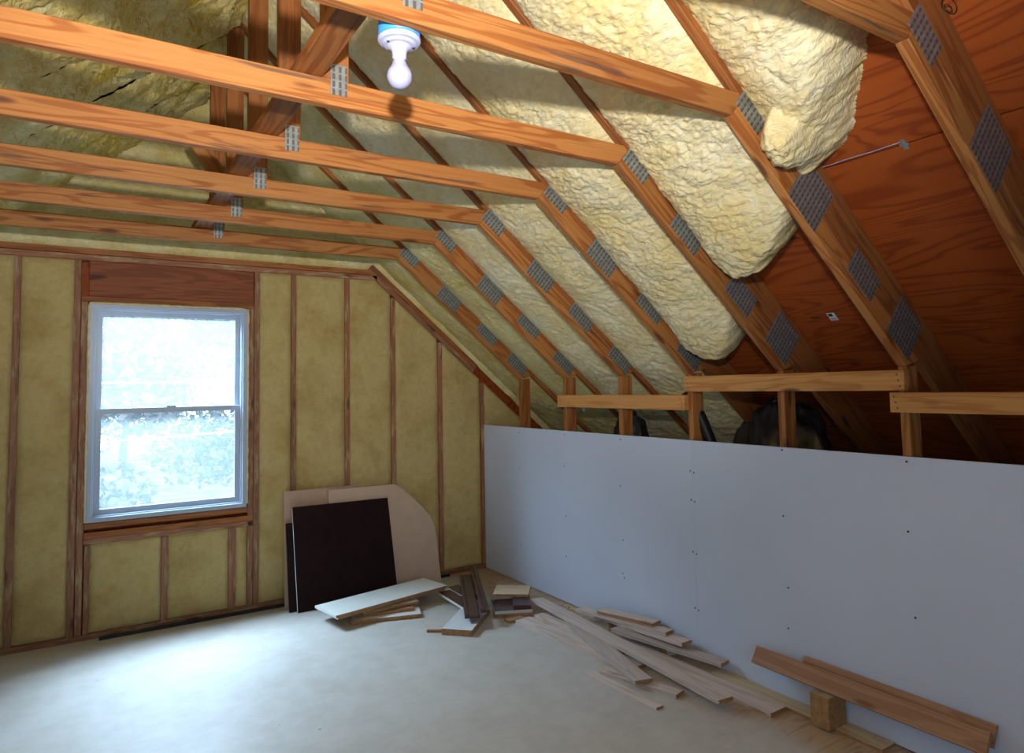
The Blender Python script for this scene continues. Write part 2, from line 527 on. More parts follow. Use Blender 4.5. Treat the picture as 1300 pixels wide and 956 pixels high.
def tube_mesh(pts, r, seg=10):
    bm = bmesh.new()
    pts = [Vector(p) for p in pts]
    rings = []
    for i, p in enumerate(pts):
        d = (pts[min(i + 1, len(pts) - 1)] - pts[max(i - 1, 0)]).normalized()
        a = d.orthogonal().normalized(); b = d.cross(a)
        if rings:
            # keep the frame from twisting
            a = (pa - d * pa.dot(d)).normalized(); b = d.cross(a)
        pa = a
        rr = r[i] if isinstance(r, (list, tuple)) else r
        rings.append([bm.verts.new(p + (a * math.cos(2 * math.pi * k / seg) + b * math.sin(2 * math.pi * k / seg)) * rr) for k in range(seg)])
    for a, b in zip(rings[:-1], rings[1:]):
        for k in range(seg):
            bm.faces.new((a[k], a[(k + 1) % seg], b[(k + 1) % seg], b[k]))
    bm.faces.new(rings[0][::-1]); bm.faces.new(rings[-1])
    for f in bm.faces:
        f.smooth = True
    me = bpy.data.meshes.new('tube')
    bm.to_mesh(me); bm.free()
    return me

# ================================================================== STRUCTURE
# ---- floor
fl = abox('floor', -4.75, 2.3, ROOM_Y0, 0.16, -0.10, 0.0, MT['floor'], bevel=0)
fl.matrix_basis = Matrix.Translation((-1.225, (ROOM_Y0 + .16) / 2, -0.05)) @ fl.matrix_basis.to_3x3().to_4x4()
tag(fl, 'pale dusty plywood subfloor', 'floor', kind='structure')

# ---- ceiling: plywood sheathing and spray foam on both slopes
ceil = tag(empty('ceiling', (CX, -3.0, 3.6)), 'sloped attic ceiling of plywood and spray foam', 'ceiling', kind='structure')
seams = [-1.86, -0.739, 0.48, 1.699, 2.918, 3.95]
cuts = [0.12, -1.22, -3.66, ROOM_Y0]
for side in (1, -1):
    for i in range(len(seams) - 1):
        for j in range(len(cuts) - 1):
            s0, s1 = seams[i] + 0.0025, seams[i + 1] - 0.0035
            y0, y1 = cuts[j + 1] + 0.001, cuts[j] - 0.001
            sm = (s0 + s1) / 2
            c = slope_pt(sm, NR1 + 0.0065, (y0 + y1) / 2, side)
            me = box_mesh(s1 - s0, y1 - y0, 0.012, 0.001)
            link('plywood_sheet', me, MT['plywood'], ceil, frame_mat(c, (side * ct, 0, -st), (side * st, 0, ct)))
        # dark roofing felt behind the sheet joints keeps the sky out
    c = slope_pt(1.0, NR1 + 0.02, (0.12 + ROOM_Y0) / 2, side)
    me = box_mesh(6.0, 0.12 - ROOM_Y0, 0.008, 0)
    link('roofing_felt', me, MT['black_rubber'], ceil, frame_mat(c, (side * ct, 0, -st), (side * st, 0, ct)))

def bay_foam(k, side, s0, s1, ds, dy, nbase, bulge, amp, mat, edge=None, seed=0.0, deepen=None, over=0.0, ew=0.10, epow=0.5):
    """foam in the bay between truss k-1 (farther) and k (nearer)"""
    yf = -(k - 1) * S - 0.019 if k > 1 else -0.03
    yn = -k * S + 0.019
    yf += over; yn -= over
    ns = int((s1 - s0) / ds) + 1
    ny = int((yf - yn) / dy) + 1
    s = np.linspace(s0, s1, ns)[:, None] * np.ones((1, ny))
    y = np.ones((ns, 1)) * np.linspace(yf, yn, ny)[None, :]
    t = (y - yn) / (yf - yn)
    mid = np.clip(4 * t * (1 - t), 0, 1) ** 0.7
    sx, yx = s + seed, y + seed * 1.7
    wx = fbm(sx * 2.2, yx * 2.2, 2) * 0.12
    wy = fbm(sx * 2.2 + 9, yx * 2.2 + 4, 2) * 0.12
    big = fbm((sx + wx) * 3.5, (yx + wy) * 2.6, 2)
    lump = billow((sx + wx) * 15, (yx + wy) * 8.5, 2)
    fine = billow((sx + wx) * 38, (yx + wy) * 24, 1)
    d = -amp * (0.9 * big + 0.6 * (lump - 0.7) + 0.55 * (fine - 0.5))
    n = nbase - bulge * mid + d * (0.45 + 0.55 * mid)
    if deepen is not None:
        n = n - deepen(s, y, t)
    keep = None
    if edge is not None:
        dist = edge(s, y, t) + 0.02 * fbm(sx * 9, yx * 9, 2) + 0.012 * fbm(sx * 25, yx * 25, 2)
        rr = np.clip(dist / ew, 0, 1)
        roundf = (1 - (1 - rr) ** 2) ** epow
        n = NR1 + 0.004 + (n - NR1 - 0.004) * roundf
        keep = dist > -0.01
    x = CX + side * (A_ + s * ct + n * st)
    z = H - s * st + n * ct
    # keep to its own side of the ridge
    x = np.maximum(x, CX) if side > 0 else np.minimum(x, CX)
    P = np.stack([x, y, z], -1)
    return grid_obj('spray_foam', P, mat, ceil, keep)

SR = -1.80
# far bays: full foam, thinner
bay_foam(1, 1, SR, 3.0, 0.013, 0.013, 0.105, 0.03, 0.022, MT['foam_far'], seed=1.3)
bay_foam(2, 1, SR, 3.0, 0.012, 0.012, 0.115, 0.025, 0.022, MT['foam_far'], seed=7.7)
bay_foam(3, 1, SR, 3.0, 0.011, 0.011, 0.115, 0.03, 0.024, MT['foam'], seed=13.1)
bay_foam(4, 1, SR, 3.0, 0.010, 0.010, 0.115, 0.03, 0.025, MT['foam'], seed=21.9)

def poly_edge(ys, ss):
    ys = np.array(ys); ss = np.array(ss)
    o = np.argsort(ys)
    def f(s, y, t):
        return np.interp(y, ys[o], ss[o]) - s
    return f

bay_foam(5, 1, SR, 1.5, 0.008, 0.008, 0.105, 0.05, 0.030, MT['foam'], seed=33.3,
         edge=poly_edge([-3.03, -2.963, -2.841, -2.70, -2.596, -2.52, -2.45], [1.02, 1.08, 1.25, 1.36, 1.37, 1.31, 1.25]),
         deepen=lambda s, y, t: 0.055 * sstep(0.5, 1.15, s) * np.clip(4 * t * (1 - t), 0, 1) ** 0.5)
bay_foam(6, 1, SR, 1.0, 0.007, 0.007, 0.10, 0.05, 0.032, MT['foam'], seed=41.0,
         edge=poly_edge([-3.64, -3.546, -3.461, -3.309, -3.171, -3.10, -3.06], [0.50, 0.59, 0.69, 0.78, 0.83, 0.80, 0.74]),
         deepen=lambda s, y, t: 0.07 * sstep(0.2, 0.65, s) * np.clip(4 * t * (1 - t), 0, 1) ** 0.5)
def lobe7(s, y, t):
    r2 = ((s - 0.20) / 0.125) ** 2 + ((y + 3.755) / 0.085) ** 2
    r2 = r2 * (1 + 0.5 * fbm(s * 14, y * 14, 2))
    a = np.sqrt(np.clip(1 - r2, 0, 1))
    lum = 0.03 * (billow(s * 22 + 3, y * 22 + 8, 2) - 0.3)
    return (0.135 + lum) * a + 0.06 * sstep(-0.9, -0.3, s) * (1 - sstep(0.05, 0.35, s)) * np.clip(4 * t * (1 - t), 0, 1)
def edge7(s, y, t):
    lim = np.interp(s, [-1.8, -0.6, -0.1, 0.024, 0.194, 0.327, 0.401, 0.438, 0.47], [-4.26, -4.24, -4.13, -4.075, -3.96, -3.865, -3.785, -3.70, -3.62])
    return y - lim
bay_foam(7, 1, SR, 0.6, 0.007, 0.007, 0.115, 0.03, 0.030, MT['foam'], seed=55.5, edge=edge7, deepen=lobe7, ew=0.16, epow=0.8)

# left slope
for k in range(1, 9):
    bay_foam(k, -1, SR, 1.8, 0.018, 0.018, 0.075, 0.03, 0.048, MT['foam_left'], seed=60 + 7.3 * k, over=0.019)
# right bays behind the camera are bare

# ---- gable wall with studs, plates, header and trimmed foam
wall = abox('wall_back', -4.75, -3.0, 0.055, 0.08, 0.0, 2.5, MT['plywood'], bevel=0)
# one sheathing mesh with the window hole left open
bm = bmesh.new()
def addbox(bm, x0, x1, y0, y1, z0, z1):
    vs = [bm.verts.new((x, y, z)) for x in (x0, x1) for y in (y0, y1) for z in (z0, z1)]
    for f in ((0, 1, 3, 2), (4, 6, 7, 5), (0, 4, 5, 1), (2, 3, 7, 6), (0, 2, 6, 4), (1, 5, 7, 3)):
        bm.faces.new([vs[i] for i in f])
WX0, WX1, WZ0, WZ1 = -2.957, -1.980, 0.734, 2.150
addbox(bm, -4.75, WX0, 0.055, 0.09, -0.1, 2.5)
addbox(bm, WX1, 2.2, 0.055, 0.09, -0.1, 2.5)
addbox(bm, WX0, WX1, 0.055, 0.09, -0.1, WZ0)
addbox(bm, WX0, WX1, 0.055, 0.09, WZ1, 2.5)
addbox(bm, -4.75, 2.2, 0.055, 0.09, 2.5, 3.9)
bmesh.ops.recalc_face_normals(bm, faces=bm.faces)
wm = bpy.data.meshes.new('wall_back'); bm.to_mesh(wm); bm.free()
wm.materials.append(MT['plywood'])
old = wall.data; wall.data = wm; bpy.data.meshes.remove(old)
wall.matrix_basis = Matrix.Identity(4)
tag(wall, 'gable wall framed with studs and filled with trimmed yellow foam', 'wall', kind='structure')

def rake_z(x, n=-0.015):
    """height of the line n under the roof slope at world x (right or left)"""
    xr = abs(x - CX)
    s = (xr - A_ - n * st) / ct
    return H - s * st + n * ct
TPZ = 2.437
def top_z(x):
    return min(TPZ, rake_z(x))

stud_x = [-4.55, -4.16, -3.755, -3.345, -1.647, -1.233, -0.849, -0.429, -0.023, 0.40, 0.82]
def gstud(xc, z0, z1, mat=MT['stud'], wd=0.038):
    return abox('stud', xc - wd / 2, xc + wd / 2, WY, WY + 0.09, z0, z1, mat, wall, along=2)
for x in stud_x:
    gstud(x, 0.038, min(top_z(x - .019), top_z(x + .019)))
gstud(-3.028, 0.038, TPZ); gstud(-2.986, 0.038, 2.163, MT['stud'])
gstud(-1.952, 0.038, 2.195); gstud(-1.912, 0.038, TPZ)
gstud(-2.499, 0.038, 0.594); gstud(-2.072, 0.038, 0.594, wd=0.045)
gstud(-2.945, 0.038, 0.594, wd=0.03)
abox('bottom_plate', -4.7, 1.3, WY, WY + 0.09, 0.0, 0.038, MT['stud'], wall)
abox('top_plate', -3.60, -0.985, WY, WY + 0.09, TPZ, TPZ + 0.038, MT['stud'], wall)
abox('top_plate', -3.55, -1.03, WY - 0.012, WY + 0.09, TPZ + 0.040, TPZ + 0.078, MT['lumber_dark'], wall)
abox('header', -2.965, -1.934, WY + 0.012, WY + 0.06, 2.20, TPZ, MT['lumber_red'], wall, bevel=0.003)
abox('header_plate', -3.005, -1.934, WY - 0.004, WY + 0.06, 2.163, 2.199, MT['lumber_dark'], wall)
abox('window_sill_plate', -2.965, -1.934, WY - 0.002, WY + 0.06, 0.634, 0.672, MT['lumber_dark'], wall)
abox('window_sill_plate', -2.965, -1.934, WY, WY + 0.06, 0.596, 0.633, MT['stud'], wall)
abox('window_sill_plate', -2.965, -1.934, WY + 0.006, WY + 0.06, 0.692, 0.728, MT['lumber_dark'], wall)
for side in (1, -1):
    for n0, mt in ((-0.015, MT['stud']), (0.025, MT['lumber_dark'])):
        p0 = slope_pt(-0.02, n0 + 0.019, WY + 0.045, side); p1 = slope_pt(1.24 if side > 0 else 1.24, n0 + 0.019, WY + 0.045, side)
        beam('rake_plate', p0, p1, (side * st, 0, ct), 0.09, 0.038, mt, wall)

def wall_foam(x0, x1, zlow, zhigh, recess=0.012, mat=None, amp=0.006, step=0.02, seed=0.0):
    nx = max(6, int((x1 - x0) / step)); nz = max(10, int((max(zhigh(x0), zhigh(x1)) - zlow) / step))
    u = np.linspace(0, 1, nx)[:, None] * np.ones((1, nz)); v = np.ones((nx, 1)) * np.linspace(0, 1, nz)[None, :]
    x = x0 + (x1 - x0) * u
    zh = np.vectorize(zhigh)(x)
    z = zlow + (zh - zlow) * v
    e = np.minimum(np.minimum(u, 1 - u) * (x1 - x0), np.minimum(v, 1 - v) * (zh - zlow))
    d = amp * (fbm(x * 5 + seed, z * 4 + seed, 3) + 0.6 * (billow(x * 16 + seed, z * 13, 2) - 0.6))
    y = WY + recess - d - 0.006 * (1 - np.exp(-e / 0.02)) + 0.01 * np.exp(-e / 0.006)
    return grid_obj('foam_panel', np.stack([x, y, z], -1), mat or MT['foam_wall'], wall)

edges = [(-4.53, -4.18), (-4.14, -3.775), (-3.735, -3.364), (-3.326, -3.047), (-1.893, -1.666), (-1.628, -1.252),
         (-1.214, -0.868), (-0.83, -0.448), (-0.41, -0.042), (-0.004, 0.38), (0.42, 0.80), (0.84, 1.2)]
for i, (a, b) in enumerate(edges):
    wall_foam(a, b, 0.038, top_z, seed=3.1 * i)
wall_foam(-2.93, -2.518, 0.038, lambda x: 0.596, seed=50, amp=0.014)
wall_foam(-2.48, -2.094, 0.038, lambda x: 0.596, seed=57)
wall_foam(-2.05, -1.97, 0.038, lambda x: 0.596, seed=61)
# foam sprayed over the gable above the plates
def upper_gable():
    nx, nz = 300, 90
    u = np.linspace(0, 1, nx)[:, None] * np.ones((1, nz)); v = np.ones((nx, 1)) * np.linspace(0, 1, nz)[None, :]
    x = -4.6 + 5.9 * u
    lo = np.vectorize(lambda q: min(TPZ + 0.078, rake_z(q, 0.06)))(x)
    hi = np.vectorize(lambda q: rake_z(q, 0.24))(x)
    z = lo + (hi - lo) * v
    e = (z - lo)
    d = 0.03 * fbm(x * 3, z * 3, 3) + 0.02 * (billow(x * 9, z * 9, 2) - 0.6) + 0.035 * (1 - np.exp(-e / 0.05))
    y = WY + 0.02 - d
    return grid_obj('spray_foam', np.stack([x, y, z], -1), MT['foam_far'], wall)
upper_gable()

# ---- kneewall drywall on the right
kw = tag(empty('wall_right', (-0.006, -2.5, 0)), 'low white drywall kneewall with screw holes', 'wall', kind='structure')
DH = 1.229
sheets = [(WY - 0.002, -2.448), (-2.4486, -4.886), (-4.8866, ROOM_Y0)]
for y1, y0 in sheets:
    abox('drywall_sheet', -0.013, 0.0, y0, y1, 0.006, DH, MT['drywall'], kw, bevel=0.0004, along=1)
sc = lathe_mesh([(0, -0.002), (0.0045, -0.0015), (0.0052, 0.0), (0.002, 0.0006), (0, -0.0004)], 8)
sc.materials.append(MT['screw'])
rows = {1: (1.19, .907, .56, .30), 2: (1.2, .974, .62, .33), 3: (1.2, .90, .557, .342, .317), 4: (1.05, .885, .592, .279),
        5: (1.215, .888, .541, .343), 6: (1.208, .914, .561, .2), 7: (1.2, .9, .55, .3)}
for k, zs in rows.items():
    for i, z in enumerate(zs):
        yy = -k * S + (0.006 if (i % 2) else -0.004)
        if k == 4:
            for dy in (0.014, -0.012):
                link('screw', sc, None, kw, frame_mat((-0.0132, -k * S - 0.009 + dy, z + dy * .3), (0, 1, 0), (-1, 0, 0)))
        else:
            link('screw', sc, None, kw, frame_mat((-0.0132, yy, z), (0, 1, 0), (-1, 0, 0)))
# bottom track of the kneewall
abox('sole_plate', 0.002, 0.09, ROOM_Y0, WY - 0.003, 0.0, 0.038, MT['stud'], kw)
# matching low wall on the left, out of the picture
kwl = tag(empty('wall_left', (-4.55, -2.5, 0)), 'low white drywall kneewall on the left', 'wall', kind='structure')
for y1, y0 in sheets:
    abox('drywall_sheet', -4.55, -4.537, y0, y1, 0.006, 1.56, MT['drywall'], kwl, bevel=0.0012, along=1)

# ---- end wall behind the camera; its added opening is sized for sky fill
wf = abox('wall_front', -4.75, 2.2, ROOM_Y0 - 0.03, ROOM_Y0, 0, 1, MT['plywood'], bevel=0)
bm = bmesh.new()
for a in ((-4.75, -3.6, 0, 3.9), (-1.6, 2.2, 0, 3.9), (-3.6, -1.6, 0, 0.6), (-3.6, -1.6, 1.62, 3.9)):
    addbox(bm, a[0], a[1], ROOM_Y0 - 0.03, ROOM_Y0, a[2], a[3])
bmesh.ops.recalc_face_normals(bm, faces=bm.faces)
me = bpy.data.meshes.new('wall_front'); bm.to_mesh(me); bm.free(); me.materials.append(MT['plywood'])
wf.data = me; wf.matrix_basis = Matrix.Identity(4)
tag(wf, 'plywood end wall behind the camera with an added opening for sky fill', 'wall', kind='structure')

# ---- window
win = tag(empty('window_1', ((WX0 + WX1) / 2, 0, WZ0)), 'white double hung window in the foam filled gable wall', 'window', kind='structure')
def ring(name, x0, x1, z0, z1, wd, y0, y1, mat, parent, wb=None, wt=None):
    """one picture-frame mesh: two stiles and two rails"""
    wb = wd if wb is None else wb; wt = wd if wt is None else wt
    bm = bmesh.new()
    o = [(x0, z0), (x1, z0), (x1, z1), (x0, z1)]
    i = [(x0 + wd, z0 + wb), (x1 - wd, z0 + wb), (x1 - wd, z1 - wt), (x0 + wd, z1 - wt)]
    V = {}
    for nm, pts in (('o', o), ('i', i)):
        for yy in (y0, y1):
            for k, (x, z) in enumerate(pts):
                V[nm, yy, k] = bm.verts.new((x, yy, z))
    for k in range(4):
        j = (k + 1) % 4
        bm.faces.new((V['o', y0, k], V['o', y0, j], V['i', y0, j], V['i', y0, k]))
        bm.faces.new((V['o', y1, k], V['i', y1, k], V['i', y1, j], V['o', y1, j]))
        bm.faces.new((V['o', y0, k], V['o', y1, k], V['o', y1, j], V['o', y0, j]))
        bm.faces.new((V['i', y0, k], V['i', y0, j], V['i', y1, j], V['i', y1, k]))
    bmesh.ops.recalc_face_normals(bm, faces=bm.faces)
    bmesh.ops.bevel(bm, geom=list(bm.edges), offset=0.002, segments=1, affect='EDGES')
    me = bpy.data.meshes.new(name); bm.to_mesh(me); bm.free()
    return link(name, me, mat, parent)
ring('window_frame', WX0, WX1, WZ0, WZ1, 0.030, WY - 0.012, 0.075, MT['vinyl'], win, wb=0.03, wt=0.028)
ring('inner_stop', WX0 + 0.028, WX1 - 0.028, WZ0 + 0.028, WZ1 - 0.026, 0.012, WY + 0.006, 0.07, MT['vinyl'], win)
us = ring('upper_sash', WX0 + 0.040, WX1 - 0.040, 1.425, WZ1 - 0.036, 0.034, 0.022, 0.048, MT['vinyl'], win, wb=0.032, wt=0.032)
ls = ring('lower_sash', WX0 + 0.040, WX1 - 0.040, WZ0 + 0.034, 1.462, 0.036, -0.012, 0.014, MT['vinyl'], win, wb=0.042, wt=0.036)
for sash, z0, z1, y in ((us, 1.456, WZ1 - 0.067, 0.034), (ls, WZ0 + 0.075, 1.427, 0.0)):
    me = box_mesh(WX1 - WX0 - 0.145, 0.004, z1 - z0, 0)
    p = link('pane', me, MT['glass'])
    p.parent = sash
    p.matrix_basis = Matrix.Translation(((WX0 + WX1) / 2, y, (z0 + z1) / 2))
lk = abox('sash_lock', -2.50, -2.44, -0.02, 0.012, 1.462, 1.474, MT['vinyl'], win, bevel=0.003)
# thin bead of squeezed-out foam around the frame
def bead():
    P = []
    per = [((WX0 - .004, WZ0), (WX0 - .004, WZ1 + .006)), ((WX0, WZ1 + .006), (WX1, WZ1 + .006)), ((WX1 + .004, WZ1), (WX1 + .004, WZ0))]
    pts = []
    for (a, b) in per:
        L = math.hypot(b[0] - a[0], b[1] - a[1]); n = int(L / 0.025)
        for i in range(n):
            t = i / n
            pts.append((a[0] + (b[0] - a[0]) * t, WY - 0.004 + 0.004 * math.sin(i * 1.7), a[1] + (b[1] - a[1]) * t))
    rs = [0.006 + 0.004 * random.random() for _ in pts]
    return link('foam_bead', tube_mesh(pts, rs, 6), MT['foam'], win)
bead()

# ================================================================== TRUSSES
def lpoly(s0a, s0b, s1a, s1b, n0, n1):
    return [(s0a, n0), (s1a, n0), (s1b, n1), (s0b, n1)]
sL = 1.377
raf0 = (-A_ - NR0 * st) / ct; raf1 = (-A_ - NR1 * st) / ct
TM = {}
TM['rafter'] = prism_mesh(lpoly(raf0 + .001, raf1 + .001, 3.85, 3.85, NR0 + .0008, NR1 - .001), 0.038)
TM['lower_chord'] = prism_mesh(lpoly(0.0008, 0.0008, sL, sL + 0.06, 0, NR0 - .0008), 0.038)
dx = 0.0308
cu = [(-A_, 0), (A_, 0), (A_ + 0.0575, 0.0675), (A_ + 0.0575 - dx * ct, 0.0878), (-A_ - 0.0575 + dx * ct, 0.0878), (-A_ - 0.0575, 0.0675)]
TM['collar_tie'] = prism_mesh(cu, 0.038)
ridge_in = H + A_ * math.tan(TH) + NR0 / ct     # underside of the rafters at the centre
kh = ridge_in - (H + 0.0885) - 0.045 * math.tan(TH)
TM['king_post'] = prism_mesh([(0, -0.0445), (kh, -0.0445), (kh + 0.036, 0), (kh, 0.0445), (0, 0.0445)], 0.038)
foot = slope_pt(sL, 0, 0); foot_top = slope_pt(sL + 0.06, NR0, 0)
TM['knee_post'] = None
def plate_mesh(w_, h_):
    return prism_mesh([(-w_ / 2, -h_ / 2), (w_ / 2, -h_ / 2), (w_ / 2, h_ / 2), (-w_ / 2, h_ / 2)], 0.0016, 0)
PM = {'p1': plate_mesh(0.152, 0.104), 'p2': plate_mesh(0.2, 0.21), 'p3': plate_mesh(0.2, 0.122), 'p4': plate_mesh(0.198, 0.195), 'k': plate_mesh(0.056, 0.105)}
for k_, me in PM.items():
    me.materials.append(MT['plate'])

ordinal = ['first', 'second', 'third', 'fourth', 'fifth', 'sixth', 'seventh', 'eighth']
extra = ['nearest the window, its plates darkened', 'with brown weathered chord', 'with dark stained sloping chord',
         'with black streaks along its cross beam', 'its cross beam showing the bulb shadow', 'carrying the bare light bulb',
         'standing clear against bare plywood', 'just beside the camera']
def make_truss(k):
    y = -k * S
    t = empty('roof_truss', (CX, y, 0))
    tag(t, f'wooden roof truss, {ordinal[k-1]} from the window wall, {extra[k-1]}', 'truss', 'roof trusses along the attic')
    def add(name, me, mat, mb):
        o = bpy.data.objects.new(name, me)
        C.objects.link(o)
        if not me.materials:
            me.materials.append(mat)
        o.parent = t
        o.matrix_basis = mb
        return o
    for side in (1, -1):
        fm = frame_mat((side * A_, 0, H), (side * ct, 0, -st), (side * st, 0, ct))
        add('rafter', TM['rafter'], MT['lumber_dark'], fm)
        add('lower_chord', TM['lower_chord'], MT['lumber'], fm)
        for nm, s0, n0 in (('p1', 0.064, 0.092), ('p2', 0.49, 0.112), ('p3', 0.905, 0.094), ('p4', 1.287, 0.128)):
            js = 0.015 * math.sin(k * 5.1 + s0 * 9); jn = 0.006 * math.sin(k * 3.3 + s0 * 7)
            p = Vector((side * (A_ + (s0 + js) * ct + (n0 + jn) * st), -0.0200, H - (s0 + js) * st + (n0 + jn) * ct))
            add('gusset_plate', PM[nm], MT['plate'], frame_mat(p, (side * ct, 0, -st), (side * st, 0, ct)))
    add('collar_tie', TM['collar_tie'], MT['lumber'], Matrix.Translation((0, 0, H)))
    add('king_post', TM['king_post'], MT['lumber_dark'], frame_mat((-0.005, 0, H + 0.0885), (0, 0, 1), (-1, 0, 0)))
    add('gusset_plate', PM['k'], MT['plate'], Matrix.Translation((0.004, -0.0200, H + 0.089)))
    # knee posts under the chord ends
    for side in (1, -1):
        key = 'knee_post'
        if TM[key] is None:
            xa = foot[0] - CX; xb = xa + 0.089
            za = foot[2]
            # top cut follows the end of the chord, then the rafter
            zb = foot_top[2]
            L0 = za - 0.039
            TM[key] = prism_mesh([(0, 0.0), (L0, 0.0), (L0 + 0.006, -0.089), (0, -0.089)], 0.038)
        xa = foot[0] - CX
        m = frame_mat((side * (xa + 0.0), 0, 0.0385), (0, 0, 1), (-side, 0, 0))
        add('knee_post', TM[key], MT['lumber'], m)
    return t
trusses = [make_truss(k) for k in range(1, 9)]

# ---- long brace lying over the cross beams beside the king posts
br = beam('lateral_brace', (-2.369, -8 * S - 0.3, H + 0.1085), (-2.369, -0.25, H + 0.1085), (0, 0, 1), 0.089, 0.038, MT['lumber_dark'])
tag(br, 'long flat board running over the cross beams beside the king posts', 'brace')
db = beam('diagonal_brace', (-2.255, -1.08, H + 0.165), (-2.48, -1.08, 3.02), (0.8, 0, 0.4), 0.038, 0.089, MT['lumber'])
tag(db, 'short diagonal wooden strut rising left above the far cross beams', 'brace')

# ---- nailers across the knee posts
def nailer(y0, y1, z0, z1, x1, label, mat=MT['nailer']):
    t = empty('nailer_board', (x1 - 0.019, (y0 + y1) / 2, z0))
    tag(t, label, 'board', 'nailer boards across the knee posts')
    abox('board', x1 - 0.038, x1, y0, y1, z0, z1, mat, t)
    nm = lathe_mesh([(0, 0.001), (0.003, 0.001), (0.0036, 0)], 6)
    nm.materials.append(MT['screw'])
    for ye in (y0 + 0.025, y1 - 0.025):
        for i in range(3):
            z = z0 + (z1 - z0) * (0.22 + 0.28 * i)
            link('nail_head', nm, None, t, frame_mat((x1 - 0.0382, ye + 0.006 * ((i * 7) % 3 - 1), z), (0, 1, 0), (-1, 0, 0)))
    return t
nailer(-2.432, -1.18, 1.402, 1.490, -0.0005, 'orange nailer board farthest from camera, lowest on the knee posts')
nailer(-3.685, -2.432, 1.509, 1.597, -0.0005, 'orange nailer board mounted higher than its neighbours, above the middle of the drywall')
nailer(-5.1, -3.640, 1.418, 1.502, -0.0395, 'orange nailer board nearest the camera, running out of the picture')

# ================================================================== BULB
lamp = empty('ceiling_bulb', (CX + 0.003, -3.588, 2.30))
tag(lamp, 'bare white bulb in a porcelain holder hanging under a blue box', 'light bulb')
BX, BY = CX + 0.003, -3.588
def lat(name, prof, mat, part=None):
    if part is not None:
        o = link(name, lathe_mesh(prof, 36), mat); o.parent = part
        return o
    return link(name, lathe_mesh(prof, 36), mat, lamp, Matrix.Translation((BX, BY, 0)))
lat('junction_box', [(0, 2.585), (0.052, 2.585), (0.054, 2.58), (0.056, 2.503), (0.052, 2.500), (0, 2.500)], MT['blue_box'])
holder = lat('lamp_holder', [(0, 2.4995), (0.055, 2.4995), (0.058, 2.495), (0.057, 2.489), (0.050, 2.484), (0.0475, 2.4855), (0.044, 2.480),
                    (0.038, 2.476), (0.0355, 2.4775), (0.031, 2.471), (0.024, 2.468), (0.0205, 2.463), (0.0190, 2.446), (0.0195, 2.442), (0.0, 2.442)], MT['porcelain'])
for sx in (-1, 1):
    scr = link('screw', lathe_mesh([(0, -0.0015), (0.0035, -0.001), (0.004, 0.001), (0, 0.001)], 10), MT['screw'])
    scr.parent = holder; scr.location = (sx * 0.036, -0.012, 2.4765)
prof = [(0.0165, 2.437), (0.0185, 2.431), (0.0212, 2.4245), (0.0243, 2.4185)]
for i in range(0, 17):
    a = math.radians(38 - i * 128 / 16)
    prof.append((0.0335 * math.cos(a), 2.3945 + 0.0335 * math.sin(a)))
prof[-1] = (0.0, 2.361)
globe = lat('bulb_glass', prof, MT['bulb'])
lat('bulb_base', [(0, 2.444), (0.0150, 2.444), (0.0155, 2.440), (0.0142, 2.438), (0.0160, 2.434), (0, 2.434)], MT['brass'], globe)

# ================================================================== LEANING PANELS
def leaning(name, corners, th, mat, label, cat='panel', edge_mat=None):
    """corners: front-face outline, counter-clockwise seen from the room"""
    pts = [Vector(c) for c in corners]
    nrm = (pts[1] - pts[0]).cross(pts[-1] - pts[0]).normalized()
    if nrm.y > 0: nrm = -nrm
    base = (pts[0] + pts[1]) / 2
    bm = bmesh.new()
    f = [bm.verts.new(p - base) for p in pts]
    b = [bm.verts.new(p - base - nrm * th) for p in pts]
    fa = bm.faces.new(f); fb = bm.faces.new(b[::-1])
    fa.material_index = fb.material_index = 0
    n = len(pts)
    for i in range(n):
        q = bm.faces.new((f[i], b[i], b[(i + 1) % n], f[(i + 1) % n])); q.material_index = 1
    bmesh.ops.recalc_face_normals(bm, faces=bm.faces)
    me = bpy.data.meshes.new(name); bm.to_mesh(me); bm.free()
    me.materials.append(mat); me.materials.append(edge_mat or mat)
    o = link(name, me, None, None, Matrix.Translation(base))
    return tag(o, label, cat, 'panels leaning on the gable wall')
leaning('mdf_panel', [(-1.735, -0.165, 0.002), (-1.14, -0.165, 0.002), (-1.14, -0.075, 0.818), (-1.728, -0.075, 0.820)], 0.016,
        MT['mdf'], 'plain brown fibreboard panel, rearmost of the leaning stack')
corner = [(-0.873, 0.80), (-0.80, 0.755), (-0.718, 0.675), (-0.645, 0.60), (-0.58, 0.52), (-0.553, 0.45), (-0.54, 0.36)]
def lean_y(z, y0, y1, zt): return y0 + (y1 - y0) * z / zt
pts = [(-1.405, lean_y(0.002, -0.21, -0.10, 0.8), 0.002), (-0.522, lean_y(0.002, -0.21, -0.10, 0.8), 0.002)]
pts += [(x, lean_y(z, -0.21, -0.10, 0.8), z) for x, z in corner[::-1]]
pts += [(-1.405, lean_y(0.803, -0.21, -0.10, 0.8), 0.803)]
leaning('clipped_corner_panel', pts, 0.016, MT['mdf_light'], 'pale tan fibreboard panel with one rounded off top corner', edge_mat=MT['mdf'])
leaning('dark_panel', [(-1.728, -0.262, 0.002), (-1.43, -0.262, 0.002), (-1.43, -0.135, 0.60), (-1.724, -0.135, 0.60)], 0.018,
        MT['dark_panel'], 'narrow visible edge of a shorter dark brown panel at the left of the stack')
leaning('dark_panel', [(-1.680, -0.300, 0.002), (-0.93, -0.295, 0.002), (-0.945, -0.135, 0.706), (-1.680, -0.135, 0.710)], 0.018,
        MT['dark_panel'], 'large square dark brown laminate panel, front of the leaning stack', edge_mat=MT['white_board'])

